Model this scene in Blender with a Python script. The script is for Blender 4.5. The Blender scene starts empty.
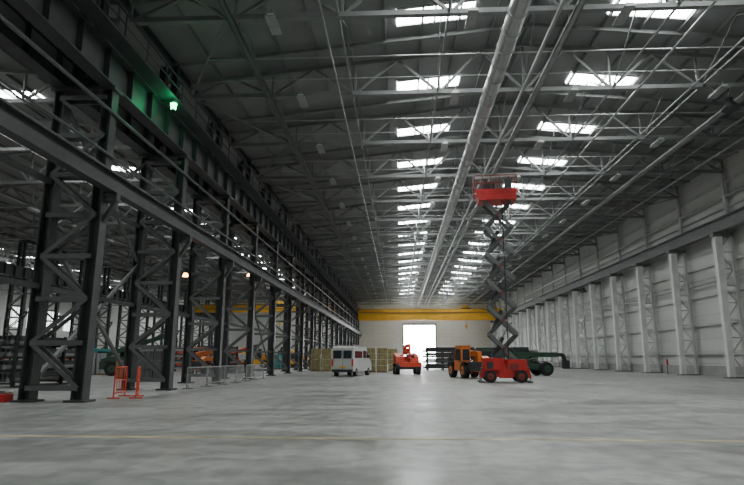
import bpy, math, random, bmesh
from mathutils import Vector, Matrix
random.seed(4)

# ------------------------------------------------------------------ materials
def mat(name, col, rough=0.6, metal=0.0, noise=0.0, nscale=3.0, emit=None, estr=0.0):
    m = bpy.data.materials.new(name); m.use_nodes = True
    nt = m.node_tree; b = nt.nodes["Principled BSDF"]
    b.inputs["Base Color"].default_value = (*col, 1)
    b.inputs["Roughness"].default_value = rough
    b.inputs["Metallic"].default_value = metal
    if noise > 0:
        tc = nt.nodes.new("ShaderNodeTexCoord"); n = nt.nodes.new("ShaderNodeTexNoise")
        n.inputs["Scale"].default_value = nscale; n.inputs["Detail"].default_value = 4
        r = nt.nodes.new("ShaderNodeValToRGB")
        r.color_ramp.elements[0].position = 0.3; r.color_ramp.elements[1].position = 0.7
        r.color_ramp.elements[0].color = (*[c*(1-noise) for c in col], 1)
        r.color_ramp.elements[1].color = (*[min(1, c*(1+noise)) for c in col], 1)
        nt.links.new(tc.outputs["Object"], n.inputs["Vector"])
        nt.links.new(n.outputs["Fac"], r.inputs["Fac"])
        nt.links.new(r.outputs["Color"], b.inputs["Base Color"])
    if emit:
        b.inputs["Emission Color"].default_value = (*emit, 1)
        b.inputs["Emission Strength"].default_value = estr
    return m

STEEL = mat("dark_painted_steel", (0.055, 0.059, 0.06), 0.5, 0.0, 0.2, 1.5)
STEEL2 = mat("grey_painted_steel", (0.13, 0.136, 0.136), 0.5, 0.0, 0.15, 1.5)
TRUSS = mat("truss_steel", (0.20, 0.208, 0.205), 0.5, 0.0, 0.15, 1.0)
RAILS = mat("light_sheeting_rail", (0.46, 0.47, 0.46), 0.5, 0.0, 0.1, 1.0)
GALV = mat("galvanised", (0.34, 0.35, 0.345), 0.4, 0.3, 0.15, 2)
DUCT = mat("duct_sheet", (0.42, 0.43, 0.43), 0.35, 0.4, 0.1, 2)
WHITE = mat("white_paint", (0.62, 0.63, 0.61), 0.5, 0, 0.08, 1)
COLW = mat("light_column_paint", (0.70, 0.71, 0.69), 0.5, 0, 0.1, 1)
ROOF = mat("roof_liner", (0.235, 0.242, 0.24), 0.7, 0, 0.12, 0.4)
RED = mat("red_paint", (0.50, 0.022, 0.02), 0.4, 0, 0.12, 2)
REDD = mat("dark_red_paint", (0.22, 0.03, 0.025), 0.5, 0, 0.12, 2)
ORANGE = mat("orange_paint", (0.78, 0.075, 0.03), 0.4, 0, 0.1, 2)
ORANGE2 = mat("amber_paint", (0.75, 0.20, 0.03), 0.4, 0, 0.1, 2)
YEL = mat("yellow_paint", (0.85, 0.45, 0.03), 0.45, 0, 0.08, 1)
GREEN = mat("green_paint", (0.035, 0.08, 0.055), 0.45, 0, 0.1, 2)
TEAL = mat("teal_paint", (0.06, 0.30, 0.30), 0.45, 0, 0.1, 2)
BLUE = mat("blue_paint", (0.05, 0.12, 0.35), 0.45, 0, 0.1, 2)
RUBBER = mat("rubber", (0.02, 0.02, 0.02), 0.85)
DARK = mat("dark_machine", (0.035, 0.037, 0.04), 0.5, 0, 0.2, 3)
GLASS = mat("dark_glass", (0.03, 0.04, 0.05), 0.1)
TAN = mat("insulation_pack", (0.30, 0.26, 0.12), 0.6, 0, 0.25, 3)
WOOD = mat("pallet_wood", (0.30, 0.19, 0.10), 0.8, 0, 0.2, 3)
SKYL = mat("rooflight_glazing", (0.8, 0.85, 0.9), 0.5, emit=(0.96, 1.0, 0.985), estr=35.0)
WGLZ = mat("wall_glazing", (0.8, 0.85, 0.9), 0.5, emit=(0.96, 1.0, 0.985), estr=2.5)
GLAMP = mat("green_lamp_lens", (0.1, 0.9, 0.4), 0.3, emit=(0.03, 1.0, 0.30), estr=14.0)
WLAMP = mat("sodium_lamp_lens", (0.9, 0.5, 0.2), 0.3, emit=(1.0, 0.42, 0.10), estr=22.0)
LENS = mat("tail_lens", (0.5, 0.02, 0.02), 0.3)
CHROME = mat("hydraulic_chrome", (0.7, 0.7, 0.7), 0.2, 0.9)

# ------------------------------------------------------------------ mesh builder
class MB:
    def __init__(s): s.v=[]; s.f=[]; s.m=[]; s.mats=[]
    def mi(s, m):
        if m not in s.mats: s.mats.append(m)
        return s.mats.index(m)
    def hexa(s, pts, m):
        b=len(s.v); s.v += [tuple(p) for p in pts]; k=s.mi(m)
        for f in ((0,3,2,1),(4,5,6,7),(0,1,5,4),(1,2,6,5),(2,3,7,6),(3,0,4,7)):
            s.f.append(tuple(b+i for i in f)); s.m.append(k)
    def box(s, x0,x1,y0,y1,z0,z1,m):
        s.hexa([(x0,y0,z0),(x1,y0,z0),(x1,y1,z0),(x0,y1,z0),(x0,y0,z1),(x1,y0,z1),(x1,y1,z1),(x0,y1,z1)],m)
    def beam(s,p,q,w,h,m,up=(0,0,1)):
        p=Vector(p);q=Vector(q);d=(q-p).normalized();u=Vector(up)
        if abs(d.dot(u))>0.98: u=Vector((0,1,0))
        r=d.cross(u).normalized();u=r.cross(d).normalized()
        a=r*w/2;b=u*h/2
        s.hexa([p-a-b,p+a-b,q+a-b,q-a-b,p-a+b,p+a+b,q+a+b,q-a+b],m)
    def ibeam(s,p,q,w,h,m,t=0.04,up=(0,0,1)):
        p=Vector(p);q=Vector(q);d=(q-p).normalized();u=Vector(up)
        if abs(d.dot(u))>0.98: u=Vector((1,0,0))
        r=d.cross(u).normalized();u=r.cross(d).normalized()
        s.beam(p,q,t,h-2*t,m,u)
        o=u*(h/2-t/2)
        s.beam(p+o,q+o,w,t,m,u); s.beam(p-o,q-o,w,t,m,u)
    def cyl(s,p,q,r,m,n=12,r2=None):
        p=Vector(p);q=Vector(q);d=(q-p).normalized()
        u=Vector((0,0,1)) if abs(d.z)<0.9 else Vector((1,0,0))
        a=d.cross(u).normalized();c=d.cross(a).normalized(); r2=r if r2 is None else r2
        b=len(s.v);k=s.mi(m)
        for i in range(n):
            t=2*math.pi*i/n; s.v.append(tuple(p+(a*math.cos(t)+c*math.sin(t))*r))
        for i in range(n):
            t=2*math.pi*i/n; s.v.append(tuple(q+(a*math.cos(t)+c*math.sin(t))*r2))
        for i in range(n):
            j=(i+1)%n; s.f.append((b+i,b+j,b+n+j,b+n+i)); s.m.append(k)
        s.f.append(tuple(b+i for i in reversed(range(n)))); s.m.append(k)
        s.f.append(tuple(b+n+i for i in range(n))); s.m.append(k)
    def prism(s,prof,y0,y1,m):
        b=len(s.v);n=len(prof);k=s.mi(m)
        s.v+=[(x,y0,z) for x,z in prof]+[(x,y1,z) for x,z in prof]
        for i in range(n):
            j=(i+1)%n; s.f.append((b+i,b+j,b+n+j,b+n+i)); s.m.append(k)
        s.f.append(tuple(b+i for i in reversed(range(n)))); s.m.append(k)
        s.f.append(tuple(b+n+i for i in range(n))); s.m.append(k)
    def wheel(s,x,y,r,w,hub):
        s.cyl((x,y-w/2,r),(x,y+w/2,r),r,RUBBER,20)
        s.cyl((x,y-w/2-.03,r),(x,y+w/2+.03,r),r*0.55,hub,14)
        s.cyl((x,y-w/2-.06,r),(x,y+w/2+.06,r),r*0.2,DARK,8)
    def mesh(s,name):
        me=bpy.data.meshes.new(name); me.from_pydata(s.v,[],s.f)
        for m in s.mats: me.materials.append(m)
        me.polygons.foreach_set("material_index",s.m)
        me.update()
        bm=bmesh.new(); bm.from_mesh(me); bmesh.ops.recalc_face_normals(bm,faces=bm.faces)
        bm.to_mesh(me); bm.free()
        return me
    def obj(s,name,loc=(0,0,0),rz=0,bevel=0):
        return inst(s.mesh(name),name,loc,rz,bevel)
def inst(me,name,loc=(0,0,0),rz=0,bevel=0):
    o=bpy.data.objects.new(name,me); bpy.context.scene.collection.objects.link(o)
    o.location=loc; o.rotation_euler=(0,0,rz)
    if bevel:
        b=o.modifiers.new("bevel","BEVEL"); b.width=bevel; b.segments=2; b.limit_method='ANGLE'
    return o

# ------------------------------------------------------------------ dimensions
S=7.9; W=40.9; XL=-12.9; XR=28.0; YB=-14.0; YE=170.0; XLL=XL-2*W
Y0=YB+.15; Y1=YE-.4
RZ=20.5; EZ=18.5; HALF=W/2
def roofz(x):
    k=(x-XL)%W
    return EZ+(RZ-EZ)*(1-abs(k-HALF)/HALF)

# ------------------------------------------------------------------ floor
fm=bpy.data.materials.new("worn_concrete"); fm.use_nodes=True
nt=fm.node_tree; N=nt.nodes; L=nt.links; b=N["Principled BSDF"]
tc=N.new("ShaderNodeTexCoord")
def noise(sc,det,dist=0,vec=None):
    n=N.new("ShaderNodeTexNoise"); n.inputs["Scale"].default_value=sc; n.inputs["Detail"].default_value=det
    n.inputs["Distortion"].default_value=dist; L.new(vec or tc.outputs["Object"],n.inputs["Vector"]); return n
n1=noise(0.13,6,0.6); n2=noise(2.2,9,0.5)
mp=N.new("ShaderNodeMapping"); mp.inputs["Scale"].default_value=(0.3,1.0,1); L.new(tc.outputs["Object"],mp.inputs["Vector"])
n3=noise(0.7,7,0.8,mp.outputs["Vector"])
mp2=N.new("ShaderNodeMapping"); mp2.inputs["Scale"].default_value=(1.0,0.15,1); mp2.inputs["Rotation"].default_value=(0,0,.3); L.new(tc.outputs["Object"],mp2.inputs["Vector"])
n4=noise(1.1,6,1.2,mp2.outputs["Vector"])
n5=noise(0.5,7,0.2)
def ramp(src,p0,c0,p1,c1):
    r=N.new("ShaderNodeValToRGB"); r.color_ramp.elements[0].position=p0; r.color_ramp.elements[1].position=p1
    r.color_ramp.elements[0].color=(*c0,1); r.color_ramp.elements[1].color=(*c1,1); L.new(src,r.inputs["Fac"]); return r
r1=ramp(n1.outputs["Fac"],0.35,(0.31,0.314,0.305),0.65,(0.42,0.424,0.41))
r2=ramp(n2.outputs["Fac"],0.35,(0.74,0.74,0.74),0.65,(1.12,1.12,1.12))
r3=ramp(n3.outputs["Fac"],0.36,(0.82,0.82,0.81),0.64,(1.1,1.1,1.1))
r4=ramp(n4.outputs["Fac"],0.38,(0.82,0.82,0.81),0.55,(1.04,1.04,1.04))
r5=ramp(n5.outputs["Fac"],0.30,(0.74,0.73,0.70),0.42,(1.0,1.0,1.0))
def mul(a,bb):
    m=N.new("ShaderNodeMix"); m.data_type='RGBA'; m.blend_type='MULTIPLY'; m.inputs[0].default_value=1
    L.new(a,m.inputs[6]); L.new(bb,m.inputs[7]); return m.outputs[2]
c=mul(mul(mul(mul(r1.outputs["Color"],r2.outputs["Color"]),r3.outputs["Color"]),r4.outputs["Color"]),r5.outputs["Color"])
br=N.new("ShaderNodeTexBrick"); br.offset=0; br.inputs["Scale"].default_value=1
br.inputs["Color1"].default_value=(1,1,1,1); br.inputs["Color2"].default_value=(0.95,0.95,0.95,1)
br.inputs["Mortar"].default_value=(0.8,0.8,0.78,1); br.inputs["Mortar Size"].default_value=0.015
br.inputs["Brick Width"].default_value=9.0; br.inputs["Row Height"].default_value=7.9
mp3=N.new("ShaderNodeMapping"); mp3.inputs["Location"].default_value=(4.1,0,0); L.new(tc.outputs["Object"],mp3.inputs["Vector"])
L.new(mp3.outputs["Vector"],br.inputs["Vector"])
c=mul(c,br.outputs["Color"])
L.new(c,b.inputs["Base Color"])
rr=N.new("ShaderNodeMapRange"); rr.inputs["From Min"].default_value=0.35; rr.inputs["From Max"].default_value=0.65
rr.inputs["To Min"].default_value=0.30; rr.inputs["To Max"].default_value=0.52
L.new(n3.outputs["Fac"],rr.inputs["Value"]); L.new(rr.outputs["Result"],b.inputs["Roughness"])
bp=N.new("ShaderNodeBump"); bp.inputs["Strength"].default_value=0.18; bp.inputs["Distance"].default_value=0.02
L.new(n2.outputs["Fac"],bp.inputs["Height"]); L.new(bp.outputs["Normal"],b.inputs["Normal"])
m=MB(); m.box(XLL,XR+0.4,YB,YE,-0.3,0,fm); m.obj("floor")
YLINE=mat("worn_yellow_line",(0.46,0.38,0.24),0.6,0,0.5,1.2)
m=MB(); m.box(-11,26,11.8,12.0,0.0,0.004,YLINE); m.obj("floor_marking_line")
m=MB(); m.box(-200,200,YE+0.31,YE+300,-0.35,-0.02,mat("yard_ground",(0.5,0.5,0.48),0.9,0,0.1,0.2)); m.obj("ground_outside")

# ------------------------------------------------------------------ walls
def clad(name,col,axis):
    m_=bpy.data.materials.new(name); m_.use_nodes=True; t=m_.node_tree; bb=t.nodes["Principled BSDF"]
    tcc=t.nodes.new("ShaderNodeTexCoord")
    sx=t.nodes.new("ShaderNodeSeparateXYZ"); cx=t.nodes.new("ShaderNodeCombineXYZ")
    t.links.new(tcc.outputs["Object"],sx.inputs[0])
    t.links.new(sx.outputs[0 if axis=='y' else 1],cx.inputs[0]); t.links.new(sx.outputs[2],cx.inputs[1])
    k=t.nodes.new("ShaderNodeTexBrick"); k.offset=0; k.inputs["Scale"].default_value=1
    k.inputs["Color1"].default_value=(*col,1); k.inputs["Color2"].default_value=(*[q*0.93 for q in col],1)
    k.inputs["Mortar"].default_value=(*[q*0.65 for q in col],1); k.inputs["Mortar Size"].default_value=0.02
    k.inputs["Brick Width"].default_value=7.9; k.inputs["Row Height"].default_value=1.1
    t.links.new(cx.outputs[0],k.inputs["Vector"]); t.links.new(k.outputs["Color"],bb.inputs["Base Color"])
    bb.inputs["Roughness"].default_value=0.55; return m_
WCL=clad("wall_cladding",(0.56,0.57,0.55),'x'); ECL=clad("end_cladding",(0.66,0.67,0.63),'y')
m=MB(); m.box(XR+0.4,XR+0.7,YB,YE,0,EZ+0.6,WCL); m.obj("wall_right")
m=MB(); m.box(XLL-0.3,XLL,YB,YE,0,EZ+0.6,WCL); m.obj("wall_left")
m=MB(); y=60
while y<160:
    m.box(XLL+.01,XLL+.06,y,y+5.5,9,14,WGLZ)
    for yy in (y,y+1.8,y+3.6,y+5.4): m.box(XLL+.06,XLL+.16,yy,yy+.1,9,14,STEEL2)
    for zz in (9,11.5,13.9): m.box(XLL+.06,XLL+.16,y,y+5.5,zz,zz+.1,STEEL2)
    y+=S
m.obj("window_2")
m=MB(); m.box(XLL,XR+0.4,YB-0.3,YB,0,RZ+0.6,ECL); m.obj("wall_back")
DX0,DX1,DH=1.2,10.6,11.2
m=MB()
m.box(XLL,DX0,YE,YE+0.3,0,RZ+0.6,ECL); m.box(DX1,XR+0.4,YE,YE+0.3,0,RZ+0.6,ECL); m.box(DX0,DX1,YE,YE+0.3,DH,RZ+0.6,ECL)
m.obj("wall_far")
m=MB()
m.box(DX0-.3,DX0,YE-.35,YE-.01,0,DH,STEEL2); m.box(DX1,DX1+.3,YE-.35,YE-.01,0,DH,STEEL2)
m.box(DX0-.3,DX1+.3,YE-.35,YE-.01,DH,DH+.5,STEEL2)
for i in range(5): m.box(DX0-3.6,DX0-.35,YE-.25,YE-.1,.05+i*2.1,2.05+i*2.1,WHITE)
m.obj("door_1")
m=MB()
for z in (2.0,4.6,7.2,9.8,14.4,16.6): m.box(XR+.15,XR+.4,Y0,Y1,z-.1,z+.1,RAILS)
m.obj("trim_1")
m=MB(); m.box(XR+.25,XR+.4,Y0,Y1,0,0.9,mat("plinth",(0.32,0.32,0.31),0.8,0,.15,1)); m.obj("baseboard_right")

# ------------------------------------------------------------------ roof
m=MB()
for k in range(3):
    x0=XL-k*W; xm=x0+HALF; x1=x0+W
    if k==0: x1=XR+.4
    m.hexa([(x0,YB,EZ),(xm,YB,RZ),(xm,YE,RZ),(x0,YE,EZ),(x0,YB,EZ+.25),(xm,YB,RZ+.25),(xm,YE,RZ+.25),(x0,YE,EZ+.25)],ROOF)
    m.hexa([(xm,YB,RZ),(x1,YB,EZ),(x1,YE,EZ),(xm,YE,RZ),(xm,YB,RZ+.25),(x1,YB,EZ+.25),(x1,YE,EZ+.25),(xm,YE,RZ+.25)],ROOF)
m.obj("ceiling")
m=MB()
for k in range(3):
    for i in range(1,20):
        x=XL-k*W+i*W/20
        z=roofz(x)-.13
        m.beam((x,YB,z),(x,YE,z),.10,.26,TRUSS)
m.obj("roof_purlins")
def truss():
    m=MB(); zb=17.2; n=16
    xs=[XL+.3+i*(W-.6)/n for i in range(n+1)]
    zt=lambda x: roofz(x)-.38
    for s_ in (-1,1):
        e=xs[0] if s_<0 else xs[-1]
        m.beam((e,0,zt(e)),(XL+HALF,0,zt(XL+HALF-.001)),.28,.24,TRUSS)
    m.beam((xs[0],0,zb),(xs[-1],0,zb),.28,.24,TRUSS)
    for i,x in enumerate(xs):
        if i%2==0: m.beam((x,0,zb),(x,0,zt(min(max(x,XL+.01),XL+W-.01))),.12,.12,TRUSS)
    for i in range(n):
        a,bb=xs[i],xs[i+1]
        if i%2==0: m.beam((a,0,zb),(bb,0,zt(bb)),.14,.14,TRUSS)
        else: m.beam((a,0,zt(a)),(bb,0,zb),.14,.14,TRUSS)
    return m.mesh("roof_truss")
TM=truss()
TY=[23.3+S*i for i in range(-4,19)]
for k in range(3):
    for y in TY:
        inst(TM,"roof_truss",(-k*W,y,0))
m=MB()
for k in range(2):
    for x in (-8,-2.7,2.4,12.7,17.8,22.9):
        m.beam((x-k*W,YB,17.2),(x-k*W,YE,17.2),.09,.09,TRUSS)
for i in range(len(TY)-1):
    y0,y1=TY[i],TY[i+1]; ym=(y0+y1)/2
    for a,bb in ((22.9,27.8),(-12.6,-8)):
        m.beam((a,y0,17.2),(bb,y1,17.2),.10,.08,TRUSS) if i%2 else m.beam((bb,y0,17.2),(a,y1,17.2),.10,.08,TRUSS)
    for x in (-8,-2.7,2.4,7.5,12.7,17.8,22.9):
        m.beam((x,y0,17.2),(x,ym,roofz(x)-.3),.07,.07,TRUSS)
        m.beam((x,y1,17.2),(x,ym,roofz(x)-.3),.07,.07,TRUSS)
    for e in (XL+.2,XR-.1):
        m.beam((e,ym+1.9,roofz(max(e,XL+.01))-.32),(XL+HALF,ym+1.9,RZ-.32),.14,.2,TRUSS)
m.obj("roof_bracing")
m=MB(); fr=MB()
for k in range(3):
    for i in range(-5,19):
        yc=23.3+S*(i+.5)+.1
        if yc>YE-2 or yc<YB+2: continue
        for (a,bb) in (((0.0,4.2),(11.5,15.9)) if k in (0,2) else ((11.5,15.9),)):
            a-=k*W; bb-=k*W; hl=.72
            za,zb=roofz(a)-.03,roofz(bb)-.03
            bs=len(m.v); m.v+=[(a,yc-hl,za),(bb,yc-hl,zb),(bb,yc+hl,zb),(a,yc+hl,za)]
            m.f.append((bs,bs+3,bs+2,bs+1)); m.m.append(m.mi(SKYL))
            for yy in (yc-hl-.05,yc+hl+.05): fr.beam((a,yy,za-.04),(bb,yy,zb-.04),.1,.12,WHITE)
            mx=(a+bb)/2; fr.beam((mx,yc-hl,(za+zb)/2-.04),(mx,yc+hl,(za+zb)/2-.04),.1,.1,WHITE)
m.obj("window_1"); fr.obj("trim_2")

# ------------------------------------------------------------------ left lattice columns
def lattice():
    m=MB(); H=12.4
    for x in (-1.0,1.0):
        m.ibeam((x,0,0),(x,0,H),.5,.45,STEEL,.05,up=(1,0,0))
        m.box(x-.4,x+.4,-.4,.4,0,.08,STEEL)
    z=.5; n=7; dz=(H-.8)/n
    for i in range(n+1):
        for y in (-.22,.22): m.beam((-1,y,z+i*dz),(1,y,z+i*dz),.08,.18,STEEL2)
        if i<n:
            for y in (-.22,.22):
                if i%2: m.beam((-1,y,z+i*dz),(1,y,z+(i+1)*dz),.07,.14,STEEL2)
                else: m.beam((1,y,z+i*dz),(-1,y,z+(i+1)*dz),.07,.14,STEEL2)
    m.box(-1.35,1.35,-.35,.35,H,H+.15,STEEL)
    for x in (-.45,.25): m.ibeam((x,0,H),(x,0,18.0),.4,.35,STEEL,.05,up=(1,0,0))
    for i in range(4): m.beam((-.45,0,13.2+i*1.3),(.25,0,13.2+i*1.3+(1.2 if i%2 else 0)),.07,.12,STEEL2)
    m.box(1.2,1.75,-.15,.15,7.7,8.02,STEEL)
    m.beam((1.2,0,6.9),(1.7,0,7.75),.2,.15,STEEL)
    return m.mesh("steel_lattice_column")
LM=lattice(); LY=[21+S*i for i in range(-4,19)]
for y in LY:
    inst(LM,"steel_lattice_column",(XL,y,0)); inst(LM,"steel_lattice_column",(XL-W,y,0))
for x in (XL+1.0,XL-1.0,XL-W+1,XL-W-1):
    m=MB()
    m.ibeam((x,Y0,13.3),(x,Y1,13.3),.6,1.5,STEEL,.06)
    m.beam((x,Y0,14.12),(x,Y1,14.12),.1,.12,DARK)
    y=Y0+.5
    while y<Y1: m.box(x-.28,x+.28,y,y+.03,12.6,14.0,STEEL); y+=1.975
    m.obj("crane_runway_beam")
m=MB(); x=XL+1.5
m.ibeam((x,Y0,8.42),(x,Y1,8.42),.42,.75,STEEL,.05); m.beam((x,Y0,8.86),(x,Y1,8.86),.1,.14,STEEL2)
m.obj("service_crane_beam")
for xx in (XL-.1,XL-W-.1):
    m=MB(); m.ibeam((xx,Y0,18.2),(xx,Y1,18.2),.3,.45,STEEL,.04); m.obj("eaves_beam")
m=MB()
for i in range(0,len(LY)-1,4):
    y0,y1=LY[i],LY[i+1]
    for a,bb in ((14.2,17.6),(.6,6.5),(6.5,12.2)):
        m.beam((XL-1,y0,a),(XL-1,y1,bb),.14,.14,STEEL2); m.beam((XL-1,y1,a),(XL-1,y0,bb),.14,.14,STEEL2)
m.obj("column_cross_bracing")
m=MB()
for z in (4.3,8.5): m.beam((XL-1,Y0,z),(XL-1,Y1,z),.2,.2,STEEL)
for z,r in ((9.6,.06),(11.4,.07)): m.cyl((XL+1.3,Y0,z),(XL+1.3,Y1,z),r,STEEL2,8)
m.obj("column_tie_rails")
m=MB()
xx=XL+1.75
m.box(xx-.4,xx+.35,Y0,Y1,14.05,14.1,STEEL)
y=Y0
while y<Y1: m.beam((xx+.32,y,14.1),(xx+.32,y,15.2),.05,.05,STEEL); y+=1.975
for z in (14.65,15.2): m.beam((xx+.32,Y0,z),(xx+.32,Y1,z),.05,.05,STEEL)
m.obj("crane_walkway")

# ------------------------------------------------------------------ right wall columns
def rcol():
    m=MB(); H=12.0
    m.hexa([(-1.5,-.2,0),(-1.05,-.2,0),(-1.05,.2,0),(-1.5,.2,0),(-1.35,-.25,H),(-.75,-.25,H),(-.75,.25,H),(-1.35,.25,H)],COLW)
    m.box(-.1,.12,-.2,.2,0,18.3,RAILS)
    m.box(-1.7,.12,-.35,.35,0,.1,STEEL2)
    n=8
    for i in range(n):
        z0=.4+i*1.42; z1=z0+1.42
        m.beam((-1.1,0,z0),(-.05,0,z0),.06,.1,RAILS)
        if i%2: m.beam((-1.1,0,z0),(-.05,0,z1),.06,.1,RAILS)
        else: m.beam((-.05,0,z0),(-1.1,0,z1),.06,.1,RAILS)
    m.box(-1.5,.12,-.3,.3,H-.35,H,STEEL2)
    return m.mesh("wall_lattice_column")
RM=rcol(); y=47.8-7*S
while y<YE-2:
    inst(RM,"wall_lattice_column",(XR,y,0)); y+=S
m=MB(); x=XR-1.0
m.ibeam((x,Y0,12.55),(x,Y1,12.55),.55,1.1,STEEL2,.06); m.beam((x,Y0,13.17),(x,Y1,13.17),.1,.12,DARK)
m.obj("crane_runway_beam")
m=MB()
for y0 in (47.8-2*S,47.8+4*S,47.8+8*S):
    m.beam((XR-.6,y0,.3),(XR-.6,y0+S,5.6),.1,.1,RAILS); m.beam((XR-.6,y0+S,.3),(XR-.6,y0,5.6),.1,.1,RAILS)
    m.beam((XR-.6,y0,6),(XR-.6,y0+S,11.4),.1,.1,RAILS); m.beam((XR-.6,y0+S,6),(XR-.6,y0,11.4),.1,.1,RAILS)
m.obj("wall_cross_bracing")
m=MB()
for z,r in ((8.2,.08),(8.6,.05),(15.2,.12)): m.cyl((XR+.02,Y0,z),(XR+.02,Y1,z),r,GALV,8)
m.obj("wall_service_pipes")

# ------------------------------------------------------------------ ceiling services
def tray(x,z,w,mt):
    m=MB()
    m.box(x-w/2,x+w/2,Y0,Y1,z,z+.04,mt); m.box(x-w/2,x-w/2+.04,Y0,Y1,z,z+.16,mt); m.box(x+w/2-.04,x+w/2,Y0,Y1,z,z+.16,mt)
    for y in TY:
        for s_ in (-1,1): m.beam((x+s_*w/2,y+.3,z),(x+s_*w/2,y+.3,17.2),.04,.04,mt)
    m.obj("cable_tray")
tray(-7.6,16.75,.3,STEEL2); tray(20.5,16.75,.35,GALV); tray(8.1,16.8,.3,GALV)
m=MB()
m.cyl((5.35,Y0,16.62),(5.35,Y1,16.62),.42,DUCT,18)
y=Y0+.2
while y<Y1-.2: m.cyl((5.35,y,16.62),(5.35,y+.1,16.62),.46,DUCT,18); y+=1.5
for y in TY: m.beam((5.35,y+.2,17.0),(5.35,y+.2,17.3),.05,.05,GALV)
m.obj("ventilation_duct")
m=MB()
for x,z,r in ((7.3,16.9,.10),(14,16.95,.06),(-3.4,16.95,.05),(24.5,16.9,.08),(17,16.95,.05)):
    m.cyl((x,Y0,z),(x,Y1,z),r,GALV,8)
for i,y in enumerate(TY):
    m.cyl((-10,y+3.5,17.12),(26,y+3.5,17.12),.035,GALV,6)
    m.cyl((-10,y+5.8,17.12),(26,y+5.8,17.12),.03,GALV,6)
m.obj("sprinkler_pipes")
def hb(x,name):
    m=MB()
    for y in TY:
        yy=y-.2
        m.box(x-.16,x+.16,yy-.7,yy+.7,16.72,16.84,WHITE); m.box(x-.24,x+.24,yy-.75,yy+.75,16.65,16.72,GALV)
        m.beam((x,yy-.5,16.84),(x,yy-.5,17.15),.03,.03,GALV); m.beam((x,yy+.5,16.84),(x,yy+.5,17.15),.03,.03,GALV)
    m.obj(name)
for x in (-5.7,3.4,10.2,18.6,-25,-38): hb(x,"high_bay_lights")

# green lamp
m=MB()
gx,gy=-10.95,25.0
m.beam((gx,gy,13.95),(gx-.65,gy,13.95),.06,.06,DARK)
m.cyl((gx,gy,13.8),(gx,gy,13.98),.12,DARK,12); m.cyl((gx,gy,13.5),(gx,gy,13.8),.12,GLAMP,14,.16); m.cyl((gx,gy,13.46),(gx,gy,13.5),.1,DARK,12)
m.obj("green_beacon_lamp")
ld=bpy.data.lights.new("green_glow","POINT"); ld.energy=40; ld.color=(.05,1,.4); ld.shadow_soft_size=.2
lo=bpy.data.objects.new("green_beacon_glow",ld); lo.location=(gx+.35,gy-.3,13.6); bpy.context.scene.collection.objects.link(lo)
m=MB()
for (x,y,z) in ((XL-1.5,52.6,9.5),(XL-1.5,76,9.5),(XL-1.5,100,9.5),(XL-W+1.5,60.5,7),(XL-W+1.5,92,7),(XL-1.5,36.8,7.2),(XL-W+1.5,44.7,8)):
    m.box(x-.12,x+.12,y-.18,y+.18,z,z+.3,DARK); m.cyl((x,y,z-.22),(x,y,z),.2,WLAMP,12,.12)
    m.beam((x,y,z+.15),(x+(.3 if x>-20 else -.3),y,z+.15),.06,.06,DARK)
m.obj("sodium_wall_lamps")

# ------------------------------------------------------------------ overhead cranes
def crane(y,x0,x1,z,name,t,drop=2.0):
    m=MB()
    for dy in (-1.3,1.3):
        m.box(x0+.7,x1-.7,y+dy-.3,y+dy+.3,z-drop,z+.55,YEL)
        m.beam((x0+.7,y+dy,z+.6),(x1-.7,y+dy,z+.6),.1,.1,DARK)
    for x in (x0,x1):
        m.box(x-.3,x+.3,y-2.6,y+2.6,z+.2,z+.8,YEL)
        for dy in (-1.3,1.3): m.box(min(x,x+(.8 if x==x0 else -.8)),max(x,x+(.8 if x==x0 else -.8)),y+dy-.28,y+dy+.28,z+.2,z+.6,YEL)
        for yy in (y-2.1,y+2.1): m.cyl((x-.15,yy,z+.53),(x+.15,yy,z+.53),.3,DARK,14)
    m.box(t-1.2,t+1.2,y-1.6,y+1.6,z+.65,z+.95,DARK); m.box(t-.8,t+.6,y-.9,y+.9,z+.95,z+1.6,YEL)
    m.cyl((t,y-.8,z+1.2),(t,y+.8,z+1.2),.35,DARK,14)
    for dx in (-.2,.2): m.cyl((t+dx,y,z-3.5),(t+dx,y,z+.7),.03,DARK,6)
    m.box(t-.35,t+.35,y-.2,y+.2,z-4.2,z-3.5,YEL); m.cyl((t,y,z-4.7),(t,y,z-4.2),.08,DARK,8)
    for i in range(int((x1-x0)/2)):
        m.beam((x0+i*2+.9,y-1.9,z-.3),(x0+i*2+.9,y-1.9,z+.9),.05,.05,YEL)
    m.beam((x0+.8,y-1.9,z+.9),(x1-.8,y-1.9,z+.9),.05,.05,YEL); m.box(x0+.8,x1-.8,y-2.0,y-1.6,z-.4,z-.3,STEEL2)
    m.obj(name)
crane(154,XL+1,XR-1,13.95,"overhead_bridge_crane",18,2.3)
crane(140,XL-W+1,XL-1,13.95,"overhead_bridge_crane",-30,1.0)

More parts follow.
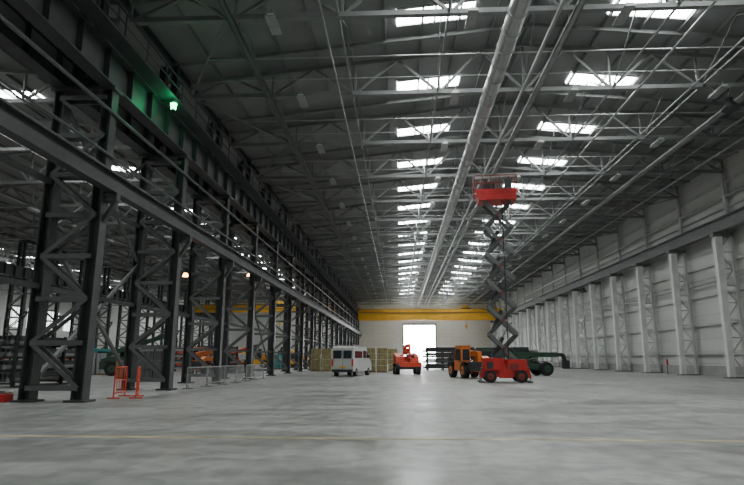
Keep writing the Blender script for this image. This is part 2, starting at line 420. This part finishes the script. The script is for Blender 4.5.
# ------------------------------------------------------------------ scissor lift (raised)
def scissor(name,loc,rz):
    m=MB(); paint=RED
    L2=1.45
    m.box(-L2,L2,-.8,.8,.36,1.2,paint)
    m.box(-L2-.12,-L2,-.7,.7,.3,.95,DARK); m.box(L2,L2+.12,-.7,.7,.3,.95,DARK)
    m.box(-1.40,-.1,-.99,-.8,.8,1.6,paint); m.box(.1,1.38,-.99,-.8,.8,1.5,paint); m.box(-1.4,1.3,.8,.98,.8,1.5,paint)
    m.box(-.45,.45,-.97,-.8,.3,.8,paint)
    m.box(-1.2,-.8,-1.01,-.99,.9,1.35,DARK); m.box(.25,.85,-1.01,-.99,.85,1.25,REDD)
    for x in (-1.0,1.0):
        for y in (-.85,.85): m.wheel(x,y,.40,.3,REDD)
    for x in (-L2-.15,L2+.15):
        for y in (-.7,.7):
            m.beam((x*.9,y,.95),(x,y,.3),.16,.16,paint); m.cyl((x,y,0),(x,y,.08),.18,DARK,12); m.cyl((x,y,.05),(x,y,.5),.05,CHROME,8)
    for z in (.4,.7,1.0): m.beam((L2+.14,-.3,z),(L2+.14,.3,z),.03,.03,GALV)
    z0=1.3; n=6; top=12.5; dz=(top-z0)/n; hw=.92
    for y in (-.55,.55):
        off=.07 if y>0 else -.07
        for i in range(n):
            a=z0+i*dz; bb=a+dz
            m.beam((-hw,y,a),(hw,y,bb),.10,.24,STEEL,up=(0,0,1)); m.beam((-hw,y+off,bb),(hw,y+off,a),.10,.24,STEEL2)
            m.cyl((0,y-.12,(a+bb)/2),(0,y+.12,(a+bb)/2),.13,REDD,10)
    for i in range(n+1):
        for x in (-hw,hw): m.cyl((x,-.62,z0+i*dz),(x,.62,z0+i*dz),.08,STEEL2,10)
    for i in (0,1,2,3,4):
        a=z0+i*dz
        m.cyl((-hw*.7,0,a+.3),(0,0,a+dz*.9),.13,DARK,12); m.cyl((0,0,a+dz*.9),(hw*.6,0,a+dz*1.4),.06,CHROME,10)
        for x in (-hw*.7,hw*.6): m.cyl((x,-.55,a+.3 if x<0 else a+dz*1.4),(x,.55,a+.3 if x<0 else a+dz*1.4),.05,STEEL2,8)
    m.cyl((.25,-.7,z0),(.3,-.7,top),.035,RUBBER,6)
    d=top
    m.box(-1.3,1.3,-.85,.85,d+.05,d+.38,paint)
    m.hexa([(-1.3,-.8,d+.1),(1.2,-.8,d+.1),(1.2,.8,d+.1),(-1.3,.8,d+.1),(-1.55,-.86,d+.85),(1.4,-.86,d+.85),(1.4,.86,d+.85),(-1.55,.86,d+.85)],paint)
    for x in [-1.55,-1.0,-.4,.2,.8,1.4]:
        for y in (-.82,.82): m.beam((x,y,d+.5),(x,y,d+1.85),.05,.05,REDD)
    for z in (1.3,1.85):
        for y in (-.82,.82): m.beam((-1.55,y,d+z),(1.4,y,d+z),.06,.06,REDD)
        for x in (-1.55,1.4): m.beam((x,-.82,d+z),(x,.82,d+z),.06,.06,REDD)
    m.box(.5,1.0,-1.0,-.85,d+.9,d+1.5,DARK)
    m.box(-1.0,-.1,-.4,.4,d+.85,d+1.4,DARK); m.beam((-1.5,.2,d+2.0),(1.6,.2,d+2.15),.2,.2,GALV)
    for x in (-1.0,1.0): m.beam((x,.2,d+.6),(x,.2,d+2.05),.06,.06,DARK)
    m.obj(name,loc,rz,bevel=.012)
scissor("scissor_lift",(7.05,39.3,0),math.radians(-4))

# ------------------------------------------------------------------ telehandler
def telehandler(paint,name,loc,rz,up=0.4):
    m=MB()
    m.box(-2.2,2.0,-.55,.55,.55,1.05,paint)
    m.prism([(-2.4,.7),(-2.4,1.5),(-1.6,1.75),(-.2,1.7),(-.2,.7)],-.95,-.35,paint)
    m.prism([(-1.0,.6),(-1.0,2.4),(-.75,2.55),(.35,2.55),(.75,1.5),(.8,.6)],.25,1.05,paint)
    m.prism([(-.85,1.35),(-.85,2.3),(.3,2.35),(.62,1.45)],.22,1.07,GLASS)
    m.box(-1.02,-.98,.35,.95,1.4,2.3,GLASS)
    m.box(-1.0,.4,.2,1.08,2.52,2.6,paint)
    m.box(-2.5,-2.0,-.9,.9,.6,1.3,DARK)
    for x in (-1.4,1.45):
        for y in (-.95,.95): m.wheel(x,y,.62,.42,paint)
    for x in (-1.4,1.45):
        for y in (-.95,.95): m.box(x-.65,x+.65,y-.22,y+.22,1.27,1.33,DARK)
    p=Vector((-2.0,-.1,1.9)); q=Vector((3.0,-.1,1.9+up*2)); 
    m.beam(p,q,.38,.42,paint); m.beam(q-(q-p)*.1,q+(q-p)*.14,.28,.3,DARK)
    m.beam((-1.9,-.1,1.0),(-1.9,-.1,2.0),.3,.3,paint)
    e=q+(q-p)*.14
    m.beam(e,(e.x+.25,e.y,e.z-.9),.3,.3,DARK)
    m.box(e.x+.2,e.x+.32,-.75,.55,e.z-1.3,e.z-.5,DARK)
    for y in (-.5,.35): m.box(e.x+.3,e.x+1.5,y-.07,y+.07,e.z-1.3,e.z-1.23,STEEL2)
    m.cyl((-.6,-.1,1.1),(1.2,-.1,1.9+up*1.0),.09,CHROME,10)
    m.obj(name,loc,rz,bevel=.02)
telehandler(ORANGE2,"telehandler",(5.75,47.8,0),math.radians(104),.1)
telehandler(GREEN,"telehandler",(11.8,54,0),math.radians(15),.0)
telehandler(GREEN,"telehandler",(9.6,66,0),math.radians(170),.1)
for c_,l,r,u in ((ORANGE,(-30,76,0),10,.3),(TEAL,(-34,64,0),190,.5),(ORANGE,(-21,72,0),60,.6),(BLUE,(-40,90,0),20,.6),
    (YEL,(-24,94,0),200,.4),(ORANGE,(-41,56,0),30,.5),(ORANGE2,(-18.5,54,0),80,.3),(YEL,(-37,44,0),10,.9),(ORANGE2,(-48,82,0),0,.4),(GREEN,(-25,52,0),20,.9),(YEL,(-19,104,0),150,.7)):
    telehandler(c_,"telehandler",l,math.radians(r),u)

# ------------------------------------------------------------------ boom lift
def boomlift(name,loc,rz):
    m=MB()
    m.box(-1.6,1.6,-.8,.8,.5,.85,DARK)
    for x in (-1.2,1.2):
        for y in (-1.05,1.05): m.wheel(x,y,.5,.4,WHITE)
    m.cyl((0,0,.85),(0,0,1.05),.6,DARK,20)
    m.prism([(-1.9,1.05),(-2.0,1.9),(-1.2,2.1),(.9,1.75),(1.1,1.05)],-1.15,-.3,ORANGE)
    m.prism([(-1.9,1.05),(-2.0,1.9),(-1.2,2.1),(.9,1.75),(1.1,1.05)],.3,1.15,ORANGE)
    m.box(-2.3,-1.8,-1.1,1.1,.95,1.8,ORANGE)
    m.beam((-1.5,0,2.1),(2.2,0,2.35),.34,.36,ORANGE); m.beam((-1.5,0,2.1),(-.9,0,2.75),.3,.3,ORANGE)
    m.beam((-.9,0,2.75),(2.6,0,2.8),.28,.3,ORANGE); m.beam((2.6,0,2.8),(3.2,0,1.5),.2,.2,ORANGE)
    m.box(3.0,3.9,-.95,.95,.7,.78,DARK)
    m.box(3.02,3.06,-.95,.95,.78,1.2,ORANGE); m.box(3.86,3.9,-.95,.95,.78,1.2,ORANGE)
    for x in (3.0,3.9):
        for y in (-.95,-.3,.3,.95): m.beam((x,y,.75),(x,y,1.85),.05,.05,ORANGE)
        for z in (1.3,1.85): m.beam((x,-.95,z),(x,.95,z),.05,.05,ORANGE)
    for y in (-.95,.95):
        for z in (1.3,1.85): m.beam((3.0,y,z),(3.9,y,z),.05,.05,ORANGE)
    m.box(3.05,3.2,-.4,.4,1.6,1.95,DARK)
    m.obj(name,loc,rz,bevel=.03)
boomlift("boom_lift",(.65,58,0),math.radians(-84))

# ------------------------------------------------------------------ van
def van(paint,name,loc,rz):
    m=MB()
    prof=[(-2.6,.45),(-2.62,1.6),(-2.5,2.5),(-2.35,2.62),(1.1,2.62),(1.35,2.5),(2.0,1.6),(2.75,1.3),(2.85,.9),(2.85,.45)]
    m.prism(prof,-1.0,1.0,paint)
    m.prism([(1.2,1.6),(1.2,2.2),(1.42,2.25),(1.85,1.6)],-1.02,1.02,GLASS)
    m.prism([(.2,1.6),(.2,2.25),(1.05,2.25),(1.05,1.6)],-1.02,1.02,GLASS)
    m.prism([(-2.2,1.6),(-2.2,2.2),(-.1,2.2),(-.1,1.6)],-1.02,1.02,GLASS)
    m.hexa([(1.42,-.85,2.42),(2.04,-.85,1.62),(2.04,.85,1.62),(1.42,.85,2.42),(1.46,-.85,2.45),(2.08,-.85,1.65),(2.08,.85,1.65),(1.46,.85,2.45)],GLASS)
    for y in (-.47,.47): m.box(-2.68,-2.55,y-.38,y+.38,1.55,2.25,GLASS)
    m.box(-2.75,-2.6,-.95,.95,.4,.62,DARK); m.box(2.82,2.92,-.95,.95,.4,.68,DARK)
    for y in (-.93,.93): m.box(-2.67,-2.6,y-.07,y+.07,.9,1.5,LENS); m.box(2.7,2.88,y-.05 if y>0 else y-.07,y+.07 if y>0 else y+.05,.85,1.1,WHITE)
    m.box(-2.66,-2.6,-.26,.26,.75,.88,YEL); m.box(-2.64,-2.6,-.01,.01,.6,2.5,DARK)
    for x in (-1.7,1.85):
        for y in (-.88,.88): m.wheel(x,y,.36,.26,GALV)
    for y in (-1.12,1.12): m.box(1.45,1.55,y-.1,y+.1,1.6,1.9,DARK)
    m.box(-2.0,.9,-.8,-.75,2.7,2.76,GALV); m.box(-2.0,.9,.75,.8,2.7,2.76,GALV)
    for x in (-1.8,-.6,.7): m.box(x-.03,x+.03,-.85,.85,2.62,2.7,GALV)
    m.obj(name,loc,rz,bevel=.05)
van(WHITE,"van",(-4.4,52.5,0),math.radians(76))
van(WHITE,"van",(-44,62,0),math.radians(10))
van(WHITE,"van",(-33,100,0),math.radians(30))

# ------------------------------------------------------------------ stacked packs
def packs(nx,nz,name,loc,rz,mt=TAN):
    m=MB()
    for i in range(nx):
        x=i*1.35
        for b_ in (-.5,0,.5): m.box(x-.6+0,x+.6,b_-.06,b_+.06,0,.1,WOOD)
        m.box(x-.6,x+.6,-.6,.6,.1,.14,WOOD)
        for j in range(nz):
            z=.14+j*.65
            dx=random.uniform(-.04,.04)
            m.box(x-.6+dx,x+.6+dx,-.58,.58,z,z+.62,mt)
            for t in (-.3,.3): m.box(x+t-.02+dx,x+t+.02+dx,-.595,.595,z,z+.63,DARK)
    m.obj(name,loc,rz,bevel=.03)
packs(2,4,"insulation_pallet_stack",(-3.4,66,0),0)
packs(1,4,"insulation_pallet_stack",(-.9,72,0),0)
packs(2,4,"insulation_pallet_stack",(-10.3,70,0),0)
packs(3,2,"crate_stack",(-27,58,0),.2,WHITE); packs(4,3,"crate_stack",(-38,74,0),-.1,BLUE); packs(3,2,"crate_stack",(-22,45,0),.1,WOOD)
packs(4,2,"crate_stack",(-32,84,0),.1,ORANGE); packs(3,3,"crate_stack",(-20,110,0),.1,WHITE)
packs(3,3,"crate_stack",(-30,54,0),.3,GALV); packs(4,2,"crate_stack",(-47,72,0),0,GALV); packs(2,3,"crate_stack",(-18,82,0),.1,TEAL)
packs(2,3,"crate_stack",(-18.5,40,0),1.4,STEEL2); packs(3,2,"crate_stack",(-44,50,0),0,WOOD)
def rack(full):
    m=MB(); T=DARK if full else GALV
    for x in (-3,-1,1,3):
        for y in (-.8,.8): m.beam((x,y,0),(x,y,2.9),.14,.14,DARK)
        for z in (.2,.9,1.6,2.3): m.beam((x,-.8,z),(x,.8,z),.1,.1,DARK)
    for z in (.25,.95,1.65,2.35):
        for i in range(5):
            y=-.6+i*.3
            m.cyl((-3.3+random.uniform(-.3,.2),y,z+.14),(3.3+random.uniform(-.3,.4),y,z+.14),.12,STEEL2 if i%2 else T,10)
            m.ibeam((-3.2,y,z+.38),(3.2,y,z+.38),.2,.22,STEEL if full else STEEL2,.03)
            if full: m.beam((-3.1,y,z+.56),(3.1,y,z+.56),.24,.12,DARK)
    return m.mesh("steel_section_rack")
R1=rack(True); R2=rack(False)
for l,r in (((6.6,76,0),3),((13.5,78,0),-5),((13.5,92,0),8)):
    inst(R1,"steel_section_rack",l,math.radians(r))
for l,r in (((-20,62,0),80),((-27,41,0),5),((-22,34,0),85),((-36,50,0),15),((22.5,100,0),85),((-28,67,0),0)):
    inst(R2,"steel_section_rack",l,math.radians(r))

# ------------------------------------------------------------------ barriers
def crowd(mt,H,Lb,name):
    m=MB()
    m.cyl((0,-Lb/2,H),(0,Lb/2,H),.03,mt,8); m.cyl((0,-Lb/2,.2),(0,Lb/2,.2),.03,mt,8)
    for s_ in (-1,1):
        m.cyl((0,s_*Lb/2,.0),(0,s_*Lb/2,H),.03,mt,8); m.beam((-.3,s_*Lb/2*.85,.02),(.3,s_*Lb/2*.85,.02),.06,.04,mt); m.beam((0,s_*Lb/2*.85,.02),(0,s_*Lb/2*.85,.2),.04,.04,mt)
    n=int(Lb/.14)
    for i in range(1,n): y=-Lb/2+i*Lb/n; m.cyl((0,y,.2),(0,y,H),.012,mt,6)
    return m.mesh(name)
CB=crowd(GALV,1.1,2.3,"crowd_barrier")
for i in range(6): inst(CB,"crowd_barrier",(-11.0+random.uniform(-.12,.12),31+i*2.6,0),math.radians(random.uniform(-8,8)))
def redbar(H,Lb):
    m=MB()
    for s_ in (-1,1):
        m.cyl((0,s_*Lb/2,0),(0,s_*Lb/2,H),.028,ORANGE,8); m.box(-.25,.25,s_*Lb/2-.03,s_*Lb/2+.03,0,.05,ORANGE)
    for z in (.2,.7,H-.02): m.cyl((0,-Lb/2,z),(0,Lb/2,z),.025,ORANGE,8)
    n=5
    for i in range(1,n): y=-Lb/2+i*Lb/n; m.cyl((0,y,.2),(0,y,H-.02),.013,ORANGE,6)
    return m.mesh("red_safety_barrier")
inst(redbar(1.25,1.5),"red_safety_barrier",(-11.6,23.4,0),math.radians(10)); inst(redbar(1.25,1.4),"red_safety_barrier",(-10.9,23.5,0),math.radians(22))
m=MB(); m.box(-.35,.35,-.25,.25,0,.3,RED); m.box(-.3,.3,-.2,.2,.3,.34,DARK); m.beam((-.15,0,.34),(.15,0,.34),.05,.1,DARK); m.obj("red_toolbox",(-14.9,20.9,0),bevel=.02)
m=MB()
m.cyl((0,0,.9),(0,0,1.45),.09,RED,12); m.cyl((0,0,1.45),(0,0,1.52),.04,DARK,8); m.beam((0,0,1.5),(-.12,0,1.45),.03,.03,DARK); m.box(-.1,.1,.1,.14,.8,1.7,WHITE); m.beam((0,.12,0),(0,.12,.9),.05,.05,DARK)
m.obj("fire_extinguisher",(26.0,57.1,0))
def dome(loc,h):
    m=MB(); m.cyl((0,0,0),(0,0,.4),.5,DARK,18,.25); m.cyl((0,0,.4),(0,0,.7),.2,DARK,12); m.beam((0,0,.7),(0,0,h),.05,.05,DARK)
    m.obj("dome_lamp",loc)
dome((19.3,31.2,15.7),1.4); dome((27.0,83.4,11.0),1.0)

# ------------------------------------------------------------------ world and camera
w=bpy.data.worlds.new("sky"); bpy.context.scene.world=w; w.use_nodes=True
bg=w.node_tree.nodes["Background"]; bg.inputs[0].default_value=(.95,.98,1,1); bg.inputs[1].default_value=22.0

cam=bpy.data.cameras.new("camera"); co=bpy.data.objects.new("camera",cam); bpy.context.scene.collection.objects.link(co)
cam.sensor_width=36; cam.lens=560/744*36; cam.clip_end=800
p=math.radians(11.65); yw=math.radians(2.8)
co.location=(0,0,1.6); co.rotation_euler=(math.pi/2+p,0,yw)
bpy.context.scene.camera=co
